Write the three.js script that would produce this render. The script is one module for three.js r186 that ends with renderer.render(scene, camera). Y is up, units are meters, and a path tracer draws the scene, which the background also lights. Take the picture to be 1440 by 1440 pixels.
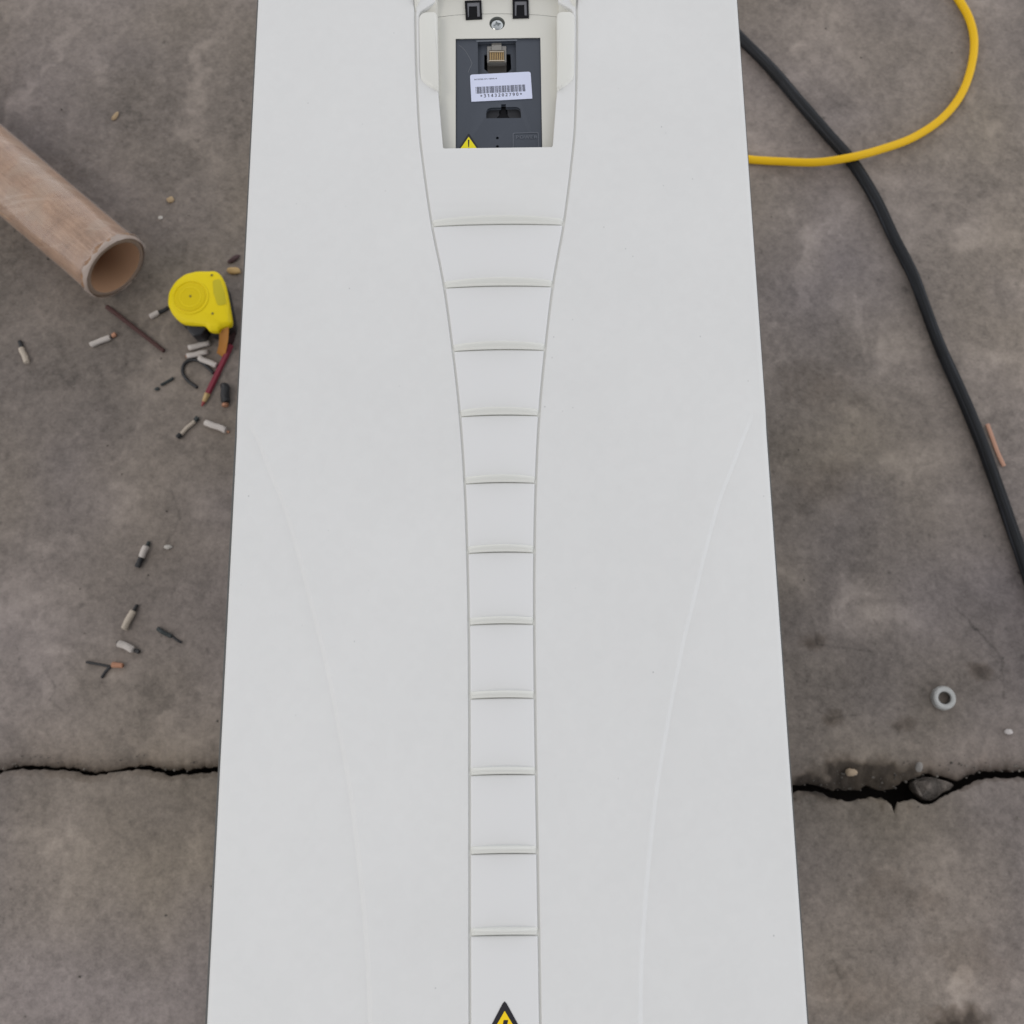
import * as THREE from 'three';
import { mergeGeometries, mergeVertices, toCreasedNormals } from 'three/addons/utils/BufferGeometryUtils.js';
import { RoundedBoxGeometry } from 'three/addons/geometries/RoundedBoxGeometry.js';
import { TextGeometry } from 'three/addons/geometries/TextGeometry.js';
import { FontLoader } from 'three/addons/loaders/FontLoader.js';
import { Brush, Evaluator, SUBTRACTION } from 'three-bvh-csg';

// ---------- camera, sky, sun, exposure ----------
const scene = new THREE.Scene();
const FACE = 0.55;                                   // the drive's front cover lies face up at this height
const camera = new THREE.PerspectiveCamera(56, 1, 0.05, 60);
camera.position.set(0.0056, FACE + 0.5209, 0.1117);
camera.up.set(0, 0, -1);
camera.lookAt(0.0056, FACE, 0);
camera.rotateZ(-0.01156);
camera.focus = 0.55; camera.userData.fStop = 15;     // a phone lens: the floor is just out of focus
scene.add(camera);
const renderer = new THREE.WebGLRenderer({ antialias: true });
renderer.toneMapping = THREE.LinearToneMapping;
renderer.toneMappingExposure = 1.05;
renderer.shadowMap.enabled = true;
{ // overcast sky, brightest low down on both sides, the sun behind it to the left
  const w = 64, h = 32, d = new Float32Array(w * h * 4);
  for (let j = 0; j < h; j++) for (let i = 0; i < w; i++) {
    const el = ((j + .5) / h - .5) * Math.PI, az = ((i + .5) / w - .5) * 2 * Math.PI;
    const y = Math.sin(el), x = Math.cos(az) * Math.cos(el), z = Math.sin(az) * Math.cos(el);
    let L = y > 0 ? 1.2 - .86 * y + .42 * x * x + .2 * x - .16 * z : .2;
    d.set([L * .98, L * 1.0, L * 1.045, 1], (j * w + i) * 4);
  }
  const sky = new THREE.DataTexture(d, w, h, THREE.RGBAFormat, THREE.FloatType);
  sky.mapping = THREE.EquirectangularReflectionMapping; sky.magFilter = sky.minFilter = THREE.LinearFilter; sky.needsUpdate = true;
  scene.background = sky; scene.environment = sky;
}
const sun = new THREE.DirectionalLight(0xfff6ea, 0.5);
sun.position.set(-1.5, 2.1, .5); sun.castShadow = true; sun.shadow.radius = 40;
Object.assign(sun.shadow.camera, { left: -2, right: 2, top: 2, bottom: -2, near: .1, far: 8 }); sun.shadow.mapSize.set(2048, 2048);
scene.add(sun, sun.target);

// ---------- helpers ----------
let seed = 7; const rnd = () => { seed = (seed * 1664525 + 1013904223) >>> 0; return seed / 4294967296; };
const hash = (x, y) => { let n = Math.imul(x, 374761393) + Math.imul(y, 668265263) | 0; n = Math.imul(n ^ (n >>> 13), 1274126177); return ((n ^ (n >>> 16)) >>> 0) / 4294967296; };
function noise(x, y) {
  const xi = Math.floor(x), yi = Math.floor(y); let u = x - xi, v = y - yi; u = u * u * (3 - 2 * u); v = v * v * (3 - 2 * v);
  const a = hash(xi, yi), b = hash(xi + 1, yi), c = hash(xi, yi + 1), d = hash(xi + 1, yi + 1);
  return (a + (b - a) * u) * (1 - v) + (c + (d - c) * u) * v - .5;
}
const fbm = (x, y, o = 4) => { let s = 0, a = 1; for (let k = 0; k < o; k++) { s += a * noise(x, y); x = x * 2.03 + 17.1; y = y * 2.03 + 5.7; a *= .5; } return s; };
const clamp = (x, a = 0, b = 1) => Math.min(b, Math.max(a, x));
const smooth = (a, b, x) => { const t = clamp((x - a) / (b - a)); return t * t * (3 - 2 * t); };
const lut = (table, x) => {                           // monotone smooth lookup in [[x, y], ...]
  if (x <= table[0][0]) return table[0][1]; const n = table.length; if (x >= table[n - 1][0]) return table[n - 1][1];
  let i = 0; while (table[i + 1][0] < x) i++;
  const [x0, y0] = table[i], [x1, y1] = table[i + 1], t = (x - x0) / (x1 - x0), sl = (k) => k <= 0 || k >= n - 1 ? (table[Math.min(n - 1, k + 1)][1] - table[Math.max(0, k - 1)][1]) / (table[Math.min(n - 1, k + 1)][0] - table[Math.max(0, k - 1)][0]) : (table[k + 1][1] - table[k - 1][1]) / (table[k + 1][0] - table[k - 1][0]);
  const h = x1 - x0, t2 = t * t, t3 = t2 * t;
  return (2 * t3 - 3 * t2 + 1) * y0 + (t3 - 2 * t2 + t) * h * sl(i) + (3 * t2 - 2 * t3) * y1 + (t3 - t2) * h * sl(i + 1);
};
const used = {};
const numbered = (n) => { const k = used[n] = (used[n] ?? -1) + 1; return k ? n + '_' + String(k).padStart(3, '0') : n; };
function thing(name, label, category, pos = [0, 0, 0], group) {
  const o = new THREE.Group(); o.name = numbered(name); o.position.set(...pos); o.userData = { label, category };
  if (group) o.userData.group = group; scene.add(o); return o;
}
function part(name, geo, mat, parent, label) {
  const m = new THREE.Mesh(geo, mat); m.name = name; m.castShadow = m.receiveShadow = true; if (label) m.userData.label = label;
  parent.add(m); return m;
}
function struct(name, geo, mat) { const m = part(numbered(name), geo, mat, scene); m.userData.kind = 'structure'; return m; }
function grid(nu, nv, fn, uvfn) {                     // sheet of (nu+1) x (nv+1) points; u to the right, v towards the viewer
  const p = [], uv = [], ix = [];
  for (let j = 0; j <= nv; j++) for (let i = 0; i <= nu; i++) { const q = fn(i, j); p.push(...q); uv.push(...(uvfn ? uvfn(...q) : [q[0], q[2]])); }
  for (let j = 0; j < nv; j++) for (let i = 0; i < nu; i++) { const a = j * (nu + 1) + i, b = a + 1, c = a + nu + 1, d = c + 1; ix.push(a, c, b, b, c, d); }
  const g = new THREE.BufferGeometry(); g.setAttribute('position', new THREE.Float32BufferAttribute(p, 3)); g.setAttribute('uv', new THREE.Float32BufferAttribute(uv, 2)); g.setIndex(ix); g.computeVertexNormals(); return g;
}
const shapeOf = (pts) => new THREE.Shape(pts.map(([x, z]) => new THREE.Vector2(x, -z)));
const pathOf = (pts) => new THREE.Path(pts.map(([x, z]) => new THREE.Vector2(x, -z)));
function slab(pts, top, thick, bevel = 0, holes = [], seg = 3) {   // outline in the ground plane, top face at height top
  const s = shapeOf(pts); for (const h of holes) s.holes.push(pathOf(h));
  const g = new THREE.ExtrudeGeometry(s, { depth: thick - 2 * bevel, bevelEnabled: bevel > 0, bevelSize: bevel, bevelThickness: bevel, bevelOffset: -bevel, bevelSegments: seg, curveSegments: 16 });
  g.rotateX(-Math.PI / 2); g.translate(0, top - thick + bevel, 0); return toCreasedNormals(g, .6);
}
function roundCorners(pts, r, n = 5) {                // rounds the corners of a polygon ([x,z] list, r number or per-corner list)
  const out = []; const N = pts.length;
  pts.forEach((p, i) => {
    const rr = Array.isArray(r) ? r[i] : r; if (!rr) { out.push(p); return; }
    const a = pts[(i + N - 1) % N], b = pts[(i + 1) % N];
    const va = new THREE.Vector2(a[0] - p[0], a[1] - p[1]), vb = new THREE.Vector2(b[0] - p[0], b[1] - p[1]);
    const la = Math.min(rr, va.length() / 2), lb = Math.min(rr, vb.length() / 2); va.setLength(la); vb.setLength(lb);
    for (let k = 0; k <= n; k++) { const t = k / n; const w0 = (1 - t) ** 2, w2 = t * t; out.push([p[0] + va.x * w0 + vb.x * w2, p[1] + va.y * w0 + vb.y * w2]); }
  });
  return out;
}
const rect = ([x0, z0], [x1, z1]) => [[x0, z0], [x1, z0], [x1, z1], [x0, z1]];
function canvas(w, h, draw) { const c = document.createElement('canvas'); c.width = w; c.height = h; draw(c.getContext('2d'), w, h); const t = new THREE.CanvasTexture(c); t.colorSpace = THREE.SRGBColorSpace; t.anisotropy = 8; return t; }
function dataTex(w, h, fn, srgb) {
  const d = new Uint8Array(w * h * 4);
  for (let j = 0; j < h; j++) for (let i = 0; i < w; i++) { const c = fn(i, j), k = (j * w + i) * 4; d[k] = clamp(c[0], 0, 255); d[k + 1] = clamp(c[1], 0, 255); d[k + 2] = clamp(c[2], 0, 255); d[k + 3] = 255; }
  const t = new THREE.DataTexture(d, w, h, THREE.RGBAFormat); t.magFilter = THREE.LinearFilter; t.minFilter = THREE.LinearMipmapLinearFilter; t.generateMipmaps = true; if (srgb) t.colorSpace = THREE.SRGBColorSpace; t.needsUpdate = true; return t;
}
const std = (color, roughness = .6, o = {}) => new THREE.MeshStandardMaterial({ color, roughness, side: THREE.DoubleSide, ...o });
const lin = (r, g, b) => new THREE.Color().setRGB(r, g, b);

// ---------- the concrete floor: two slabs with a broken joint ----------
const FX0 = -.85, FZ0 = -.95, FS = 1.7;
const lowerEdge = [[-.5907, .1672], [-.5456, .1625], [-.5307, .159], [-.5002, .1594], [-.4696, .1612], [-.4478, .1666], [-.4237, .1632], [-.3973, .1598], [-.3781, .1629], [-.3625, .1682], [-.3361, .1649], [-.3134, .1637], [-.2408, .1696], [-.1192, .1739], [-.0129, .1795], [.1085, .1794], [.2143, .1864], [.2993, .1939], [.3087, .1896], [.3276, .1906], [.3421, .198], [.3606, .2026], [.3744, .1998], [.3838, .1963], [.3949, .1993], [.405, .2045], [.4075, .2139], [.4119, .2031], [.4287, .2011], [.4418, .2056], [.4533, .2036], [.4632, .1964], [.4749, .1929], [.4885, .1858], [.5067, .1794], [.5484, .1792], [.6089, .1806]];
const upperEdge = [[-.5944, .1645], [-.549, .1599], [-.534, .1563], [-.5033, .1567], [-.4724, .1592], [-.4506, .1647], [-.4263, .1612], [-.3998, .1571], [-.3805, .1588], [-.3649, .1641], [-.3383, .1615], [-.3154, .1602], [-.2423, .167], [-.1199, .1706], [-.013, .1754], [.1092, .1753], [.2157, .1817], [.3017, .1848], [.3108, .1849], [.3298, .1859], [.3446, .1912], [.3635, .1929], [.3774, .1901], [.3866, .1895], [.3977, .1932], [.4077, .1919], [.4115, .1919], [.4181, .1861], [.4331, .1812], [.4473, .1762], [.4586, .1778], [.4676, .1793], [.4785, .1839], [.4921, .1781], [.5102, .1739], [.5523, .1729], [.6132, .1743]];
const lin2 = (t, x) => { if (x <= t[0][0]) return t[0][1]; for (let i = 1; i < t.length; i++) if (x <= t[i][0]) { const a = t[i - 1], b = t[i], k = (x - a[0]) / (b[0] - a[0]); return a[1] + (b[1] - a[1]) * k; } return t[t.length - 1][1]; };
const zLow = (x) => lin2(lowerEdge, x) + .0022 * fbm(x * 210, 3, 4), zUp = (x) => lin2(upperEdge, x) - .0004 + .0034 * fbm(x * 170, 9, 4);
const hollow = [.3775, .1805];                     // spalled, dirty hollow above the joint on the right
const stains = [[.4232, .1252], [.3505, .1184], [.5148, .0653], [.3337, .0345], [.4344, .4246], [.4529, .4215], [.4036, .2909], [.4778, .3611], [.3501, .3936], [-.3474, -.3647], [-.5671, -.5453], [.365, -.2668], [.3676, -.1427]];
const hair = [[[.3364, -.0008], [.3416, .0346], [.3686, .0404], [.3996, .0439]], [[.4987, -.0029], [.5174, .021], [.5436, .0525], [.5402, .0947]], [[-.5132, .0481], [-.497, .0715], [-.5019, .0867], [-.4869, .0983]], [[-.3845, -.1475], [-.3727, -.1141], [-.3849, -.0896]], [[.3359, .1076], [.3507, .1153], [.382, .1112]], [[.3224, .3933], [.3369, .3766], [.3309, .3595], [.3533, .3563]]];
const segDist = (x, z, a, b) => { const dx = b[0] - a[0], dz = b[1] - a[1], t = clamp(((x - a[0]) * dx + (z - a[1]) * dz) / (dx * dx + dz * dz)); return Math.hypot(x - a[0] - dx * t, z - a[1] - dz * t); };
const TN = 2048, specks = new Float32Array(TN * TN);
for (let k = 0; k < 1500; k++) {                      // pits, dark grit stains and pale scuffs
  const cx = rnd() * TN, cy = rnd() * TN, dark = rnd() < .62, r = .8 + 3.6 * rnd() ** 3, el = dark ? 1 + rnd() : 1 + 3 * rnd(), an = rnd() * 3.14, am = (dark ? -1 : .55) * (.12 + .3 * rnd()), R = Math.ceil(r * el * 2);
  const ca = Math.cos(an), sa = Math.sin(an);
  for (let j = -R; j <= R; j++) for (let i = -R; i <= R; i++) {
    const X = Math.round(cx) + i, Y = Math.round(cy) + j; if (X < 0 || Y < 0 || X >= TN || Y >= TN) continue;
    const a = (i * ca + j * sa) / (r * el), b = (j * ca - i * sa) / r, q = a * a + b * b; specks[Y * TN + X] += am * Math.exp(-q * (1.2 + hash(X, Y)));
  }
}
const zUpT = Float32Array.from({ length: TN }, (_, i) => zUp(FX0 + (i + .5) / TN * FS));
const zLowT = Float32Array.from({ length: TN }, (_, i) => zLow(FX0 + (i + .5) / TN * FS));
const bumpData = new Float32Array(TN * TN);
const floorMap = dataTex(TN, TN, (i, j) => {
  const x = FX0 + (i + .5) / TN * FS, z = FZ0 + (j + .5) / TN * FS;
  const big = fbm(x * 3.1 + 4, z * 3.1 + 1, 3), mid = fbm(x * 13 + 2, z * 13 + 8, 4), swirl = fbm(x * 30 + 3 * mid, z * 22 + 3 * big, 4), fine = fbm(x * 150, z * 150, 3), grain = hash(i, j) - .5;
  let L = 1 + .22 * big + .24 * mid + .20 * swirl + .24 * fine + .2 * fbm(x * 330, z * 470, 2) + .2 * grain + specks[j * TN + i];
  L += .6 * Math.max(0, swirl - .1) * smooth(-.1, .3, mid) + .7 * Math.max(0, fbm(x * 16 + 3, z * 34, 5) - .16) * smooth(-.2, .3, big) - .3 * Math.max(0, fbm(x * 21 + 7, z * 24 + 3, 4) - .2);            // worn, paler laitance
  let warm = .5 + .8 * fbm(x * 5 + 31, z * 5 + 12, 3);
  let dirt = 0;
  stains.forEach((s, k) => { const r = k < 4 ? .016 : k < 6 ? .03 : .05, d0 = Math.hypot(x - s[0], (z - s[1]) * 1.4) / r; if (d0 > 2) return; const d = d0 + .9 * fbm(x * 60 + k, z * 60, 3); if (d < 1) dirt += (k < 4 ? .62 : k < 6 ? .8 : .2) * (1 - Math.max(0, d)) ; });
  for (const h of hair) if (Math.abs(x - h[1][0]) < .1 && Math.abs(z - h[1][1]) < .1) for (let k = 0; k + 1 < h.length; k++) { const d = segDist(x + .003 * fbm(x * 90, z * 90, 2), z + .003 * fbm(x * 90 + 9, z * 90, 2), h[k], h[k + 1]); L -= .2 * Math.exp(-((d / .0016) ** 2)); }
  const up = zUpT[i] - z; if (up > -.01 && up < .06) dirt += .5 * Math.exp(-Math.abs(up) / .006) * (.7 + mid) + .3 * Math.exp(-Math.abs(up) / .022) * (.7 + swirl);
  const hd = Math.hypot((x - hollow[0]) / .064, (z - hollow[1]) / .021) ; if (hd < 2) dirt += 1.0 * smooth(1.4, .6, hd + .8 * fbm(x * 50, z * 50, 3));
  dirt = clamp(dirt, 0, .85);
  L = Math.max(.25, L) * (1 - .92 * dirt);
  bumpData[j * TN + i] = .5 + .25 * swirl + .35 * fine + .14 * grain + .6 * specks[j * TN + i] - .25 * dirt;
  const base = .185 * L * (z > zLowT[i] ? 1 - .2 * Math.exp(-(z - zLowT[i]) / .07) : 1) * (1 + .30 * Math.exp(-(((x + .5) / .22) ** 2 + ((z - .33) / .25) ** 2)) + .2 * Math.exp(-(((x - .46) / .2) ** 2 + ((z - .3) / .2) ** 2)) + .12 * Math.exp(-(((x - .5) / .3) ** 2 + ((z + .35) / .3) ** 2))), rgb = [base * (1.105 + .09 * warm + .14 * dirt), base * (.95 + .05 * warm), base * (.915 - .13 * warm - .1 * dirt)];  // broad paler blobs, lower corners and right: brighter light painted into the concrete colour
  return rgb.map((c) => 255 * (c <= .0031308 ? 12.92 * c : 1.055 * Math.pow(c, 1 / 2.4) - .055));
}, true);
const floorBump = dataTex(TN, TN, (i, j) => { const b = 255 * clamp(bumpData[j * TN + i]); return [b, b, b]; });
for (const t of [floorMap, floorBump]) t.wrapS = t.wrapT = THREE.MirroredRepeatWrapping;
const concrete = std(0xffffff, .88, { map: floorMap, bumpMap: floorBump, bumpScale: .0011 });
const floorUV = (x, y, z) => [(x - FX0) / FS, (z - FZ0) / FS];
{
  const xs = [-7, -3, -1.5]; for (let k = 0; k <= 760; k++) xs.push(-.86 + 1.72 * k / 760); xs.push(1.5, 3, 7);
  const lump = (x, z) => .0012 * fbm(x * 9, z * 9, 3);
  const dep = [7, 3, 1.2, .8, .6, .45, .34, .26, .2, .15, .115, .09, .07, .055, .045, .037, .03, .025, .02, .016, .012, .009, .0065, .0045, .003, .0018, .0008, 0];
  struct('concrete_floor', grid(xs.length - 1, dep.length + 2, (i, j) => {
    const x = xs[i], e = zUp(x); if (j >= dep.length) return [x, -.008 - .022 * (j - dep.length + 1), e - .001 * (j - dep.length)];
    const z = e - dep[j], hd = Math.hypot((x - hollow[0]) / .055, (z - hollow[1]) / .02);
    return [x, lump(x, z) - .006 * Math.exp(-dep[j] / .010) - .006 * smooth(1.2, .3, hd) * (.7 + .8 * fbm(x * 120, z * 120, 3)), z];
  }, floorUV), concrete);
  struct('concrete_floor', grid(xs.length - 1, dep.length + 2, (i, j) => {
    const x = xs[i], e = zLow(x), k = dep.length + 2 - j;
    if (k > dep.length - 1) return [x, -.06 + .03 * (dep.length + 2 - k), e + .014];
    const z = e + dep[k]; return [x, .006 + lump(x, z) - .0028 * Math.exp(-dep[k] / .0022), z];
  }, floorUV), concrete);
  struct('soil', grid(2, 1, (i, j) => [[-7, 0, 7][i], -.045, j ? .24 : .06]), std(lin(.028, .023, .02), 1));
}

// ---------- the motor drive, lying on its back ----------
const drive = thing('motor_drive', 'tall off-white plastic fronted motor drive lying face up with ribbed centre strip and barcode label', 'motor drive');
const CX = -.0008, Z0 = -.372, Z1 = .345;
const HALF = [[-400, 50.7], [-327, 50.4], [-297, 49.8], [-252, 48], [-228, 46.2], [-176, 39.3], [-136, 31.9], [-97, 26.75], [-58.5, 22.65], [-19.5, 20], [19.5, 18.5], [59, 17.7], [98, 17.45], [137, 17.4], [177, 17.45], [400, 17.6]];
const half = (z) => lut(HALF, z * 1000) / 1000;       // half-distance between the two long grooves
const SWOOP = [[-62, 146], [-41, 136], [-23, 128.5], [-6, 121], [23, 111.5], [49, 104], [73, 97], [104, 89.3], [116, 86.7], [144, 80.7], [174, 75.8], [207, 71.4], [235, 68.6], [258, 67.3], [345, 65]];
const GAP = .00058;                                   // half the groove's width
const smudge = dataTex(512, 1024, (i, j) => {
  const x = i / 512, y = j / 1024; let v = 1 + .011 * fbm(x * 5, y * 11, 4) + .008 * fbm(x * 60, y * 140, 2);
  if (hash(i * 3, j * 7) > .99985) v -= .22 * hash(j, i);
  return [247 * v, 247 * v, 246 * v];
}, true);
const plasticBump = dataTex(512, 512, (i, j) => { const b = 128 + 90 * (hash(i, j) - .5) + 70 * noise(i / 3, j / 3); return [b, b, b]; });
plasticBump.wrapS = plasticBump.wrapT = THREE.RepeatWrapping; plasticBump.repeat.set(12, 28);
const cover = new THREE.MeshPhysicalMaterial({ color: lin(.758, .758, .755), map: smudge, roughness: .5, bumpMap: plasticBump, bumpScale: .00003, side: THREE.DoubleSide });
const coverPlain = new THREE.MeshPhysicalMaterial({ color: lin(.712, .712, .71), roughness: .46, side: THREE.DoubleSide });
const ribPlastic = new THREE.MeshPhysicalMaterial({ color: lin(.70, .70, .66), roughness: .42, side: THREE.DoubleSide });
const cream = new THREE.MeshPhysicalMaterial({ color: lin(.68, .67, .615), roughness: .45, side: THREE.DoubleSide });
const sheetMetal = std(lin(.05, .052, .055), .5, { metalness: .2 });
part('chassis', new RoundedBoxGeometry(.292, FACE - .034, Z1 - Z0 - .01, 3, .004).translate(0, (FACE - .034) / 2 + .0005, (Z0 + Z1) / 2), sheetMetal, drive);
const frameOf = (w) => [[-w, Z0 - .001 + .151 - w], [w, Z0 - .001 + .151 - w], [w, Z1 + .001 - .151 + w], [-w, Z1 + .001 - .151 + w]];
part('cover_rim', slab(frameOf(.1509), FACE - .0028, .004, .0005, [frameOf(.1465)]), std(lin(.10, .10, .095), .6), drive);
const faceUV = (x, y, z) => [(x + .15) / .3, (z - Z0) / (Z1 - Z0)];
for (const s of [-1, 1]) {                            // two large side panels, each with a shallow sweeping step
  const cols = []; const R = .0022;
  const rows = 300;
  const inner = [[0, -.0030], [.0000, -.0009], [.00012, -.0004], [.0004, -.0001], [.0009, 0], [.0022, 0], [.006, 0], [.012, 0]];
  const sw = []; for (let k = -8; k <= 8; k++) sw.push(k * .00022);
  const outer = [[.0048, 0], [.0040, 0], [.0031, 0], [R, -.00004], [R * .62, -R * .1], [R * .29, -R * .29], [R * .1, -R * .62], [.00003, -R], [0, -.008], [0, -.03], [.0006, -.062], [.0045, -.0625]];
  const n = inner.length + 4 + sw.length + 4 + outer.length;
  const pos = (i, z) => {
    const xi = half(z) + GAP, xo = .15 + s * .0002 - s * CX * 0, zs = z * 1000;
    const xs = clamp(lut(SWOOP, zs) / 1000, xi + .02, xo - .0085), amp = smooth(-60, -44, zs);
    const yy = (x) => -.0011 * amp * smooth(-.0015, .0015, x - xs);
    let x, dy = 0;
    if (i < inner.length) { x = xi + inner[i][0]; dy = inner[i][1]; }
    else if (i < inner.length + 4) { const t = (i - inner.length + 1) / 5; x = xi + .012 + (xs - .003 - xi - .012) * t; }
    else if (i < inner.length + 4 + sw.length) x = xs + sw[i - inner.length - 4];
    else if (i < inner.length + 8 + sw.length) { const t = (i - inner.length - 4 - sw.length + 1) / 5; x = xs + .003 + (xo - .0048 - xs - .003) * t; }
    else { const o = outer[i - inner.length - 8 - sw.length]; x = xo - o[0]; dy = o[1]; }
    return [x, yy(x) + dy];
  };
  part('side_panel', grid(n - 1, rows, (i, j) => {
    const z = Z0 + (Z1 - Z0) * j / rows, [x, y] = pos(s > 0 ? i : n - 1 - i, z);
    const e = Math.min(z - Z0, Z1 - z), drop = e < .002 ? -.0025 * (1 - e / .002) : 0;
    return [s > 0 ? Math.max(x, 0) + 0 : -x + 0, FACE + y + (y > -.02 ? drop : 0), z].map((v, k) => k ? v : v + (Math.abs(v) < .11 ? CX * (1 - smooth(.05, .11, Math.abs(v))) : 0));
  }, faceUV), cover, drive);
}
for (const z of [Z0 + .0002, Z1 - .0032]) part('end_skirt', new RoundedBoxGeometry(.2985, .0585, .003, 2, .0008).translate(0, FACE - .0325, z + .0015), coverPlain, drive);
{ // bed of the two long grooves
  const bed = [];
  bed.push(grid(1, 120, (i, j) => { const z = -.19 + (Z1 + .188) * j / 120; return [CX + (i ? 1 : -1) * (half(z) + .003), FACE - .0013, z]; }));
  for (const s of [-1, 1]) bed.push(grid(1, 60, (i, j) => { const z = Z0 + .003 + (-.19 - Z0 - .003) * j / 60; return [CX + s * (half(z) + (s > 0 === !!i ? .003 : -.0012)), FACE - .0013, z]; }));
  part('groove_bed', mergeGeometries(bed), std(lin(.72, .72, .69), .55), drive);
}
const RUNGS = []; for (let k = 0; k < 11; k++) RUNGS.push(-.1756 + .03924 * k);
const DOME = .0008;
const panelY = (x, z) => { const t = (x - CX) / (half(z) - GAP); return FACE + DOME * (1 - t * t); };
RUNGS.forEach((z0, k) => {
  const a = z0 + .0026, b = k < 10 ? RUNGS[k + 1] - .0010 : Z1 - .002;
  const n = 32, m = 26, edge = (d) => (d = Math.max(0, d)) < .0007 ? -.0007 * (1 - Math.sqrt(1 - (1 - d / .0007) ** 2)) : 0;
  part('strip_panel', grid(n + 2, m + 2, (i, j) => {
    const jj = clamp(j - 1, 0, m), ii = clamp(i - 1, 0, n);
    const tz = jj / m, ez = tz < .12 ? (tz / .12) ** 2 * .05 : tz > .88 ? 1 - ((1 - tz) / .12) ** 2 * .05 : .05 + (tz - .12) / .76 * .9;
    const c = (ii / n) * 2 - 1, t = Math.sin(c * Math.PI / 2) * .35 + c * .65, tt = Math.sign(t) * (1 - (1 - Math.abs(t)) ** 1.4);
    const arch = -.0005 * (1 - tt * tt), z = a + (b - a) * ez + arch, w = half(z) - GAP, x = CX + tt * w;
    const skirt = i === 0 || i === n + 2 || j === 0 || j === m + 2;
    return [x, skirt ? FACE - .0017 : panelY(x, z) + edge(w * (1 - Math.abs(tt))) + edge(z - a - arch), z];
  }, faceUV), coverPlain, drive);
});
const PROFILE = [[0, -.5], [.02, .4], [.06, .78], [.12, .93], [.2, 1], [.34, .99], [.42, .9], [.5, .74], [.58, .55], [.66, .38], [.73, .27], [.8, .22], [.92, .19], [.975, .1], [1, -.5]];
RUNGS.forEach((z0) => {                                // raised ribs that bow outwards between the panels
  const n = 40;
  part('rib', grid(n, PROFILE.length - 1, (i, j) => {
    const t = (i / n) * 2 - 1, [pz, ph] = PROFILE[j], z = z0 - .0017 + .0039 * pz - .0005 * (1 - t * t), w = half(z) - .0003, x = CX + t * w;
    const crown = .0007 + .0042 * (1 - t * t) ** .9, base = FACE + DOME * (1 - t * t) - .0006;
    return [x, ph < 0 ? FACE - .0016 : base + crown * ph - (Math.abs(t) > .999 ? .0012 : 0), z];
  }, faceUV), ribPlastic, drive);
});
{ // cover around the keypad bay, with the opening cut through it
  const side = []; const zt = Z0 + .002, zb = RUNGS[0] - .0008;
  for (let k = 0; k <= 40; k++) { const z = zt + (zb - zt) * k / 40; side.push([z, half(z) - GAP]); }
  const pts = [...side.map(([z, w]) => [CX - w, z]), ...side.slice().reverse().map(([z, w]) => [CX + w, z])];
  const hole = roundCorners([[-.0484, -.3191], [-.0409, -.3251], [-.0387, -.3266], [-.0383, -.3348], [.0379, -.3338], [.0381, -.3256], [.0403, -.324], [.0469, -.3193], [.046, -.2771], [.044, -.2717], [.0364, -.2639], [.0354, -.2566], [.0326, -.2248], [-.0334, -.2247], [-.0361, -.2575], [-.0366, -.2639], [-.0453, -.2699], [-.0475, -.2744]], [.002, .002, .001, .003, .003, .001, .002, .002, .004, .004, .0012, .001, .0012, .0012, .001, .0012, .004, .004]);
  part('keypad_surround', slab(pts, FACE, .0036, .0009, [hole], 5), cover, drive);
}
for (const s of [-1, 1]) {                            // finger grips scooped out either side of the bay
  const [gx0, gz0] = s < 0 ? [-.0515, -.3334] : [.0384, -.3322], [gx1, gz1] = s < 0 ? [-.0372, -.2587] : [.049, -.2576];
  const n = 24, m = 60;
  part('finger_grip', grid(n, m, (i, j) => {
    const u = i / n, x = gx0 + (gx1 - gx0) * u, z = gz0 + (gz1 - gz0) * j / m, q = (z - gz0) * 1000;
    const inn = (s < 0 ? gx1 - x : x - gx0) * 1000, out = (s < 0 ? x - gx0 : gx1 - x) * 1000;
    let y = -.0046 + .0044 * smooth(14.5, 4, q) + .0030 * Math.exp(-Math.max(0, out - 1.8) / 1.2);
    if (inn < .9) y -= .0009 * (1 - Math.sqrt(Math.max(0, 1 - (1 - inn / .9) ** 2)));
    if (inn < .01) y = -.009;
    return [x, FACE + y, z];
  }), cream, drive);
}
const shoulderPlastic = new THREE.MeshPhysicalMaterial({ color: lin(.70, .695, .65), roughness: .38, side: THREE.DoubleSide });
for (const [p, rr] of [[[[-.0488, -.3158], [-.046, -.3188], [-.0389, -.3187], [-.0372, -.3172], [-.0362, -.2628], [-.0443, -.2676], [-.0476, -.2723]], [.003, .003, .001, .001, .0012, .006, .004]], [[[.037, -.3162], [.0388, -.3177], [.0459, -.3181], [.0484, -.315], [.0467, -.2711], [.0438, -.2672], [.0361, -.2619]], [.001, .001, .003, .003, .004, .006, .0012]]])
  part('shoulder', slab(roundCorners(p, rr), FACE + .0016, .0085, .0024, [], 7), shoulderPlastic, drive);
const bayPts = [[-.0387, -.3211], [-.0266, -.3225], [-.0132, -.3231], [.0003, -.3232], [.0137, -.3227], [.0272, -.3218], [.0392, -.3201], [.0382, -.2149], [-.0391, -.2158]];
const moduleHole = [[-.0268, -.3058], [.0273, -.3059], [.0271, -.2174], [-.0267, -.2181]];
const [scx, scz] = [-.0002, -.316];
const ring = (cx, cz, r, n = 28) => Array.from({ length: n }, (_, k) => [cx + r * Math.cos(k / n * 6.28319), cz + r * Math.sin(k / n * 6.28319)]);
part('bay_plate', slab(bayPts, FACE - .007, .005, .0005, [moduleHole, ring(scx, scz, .0054)]), cream, drive);
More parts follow.
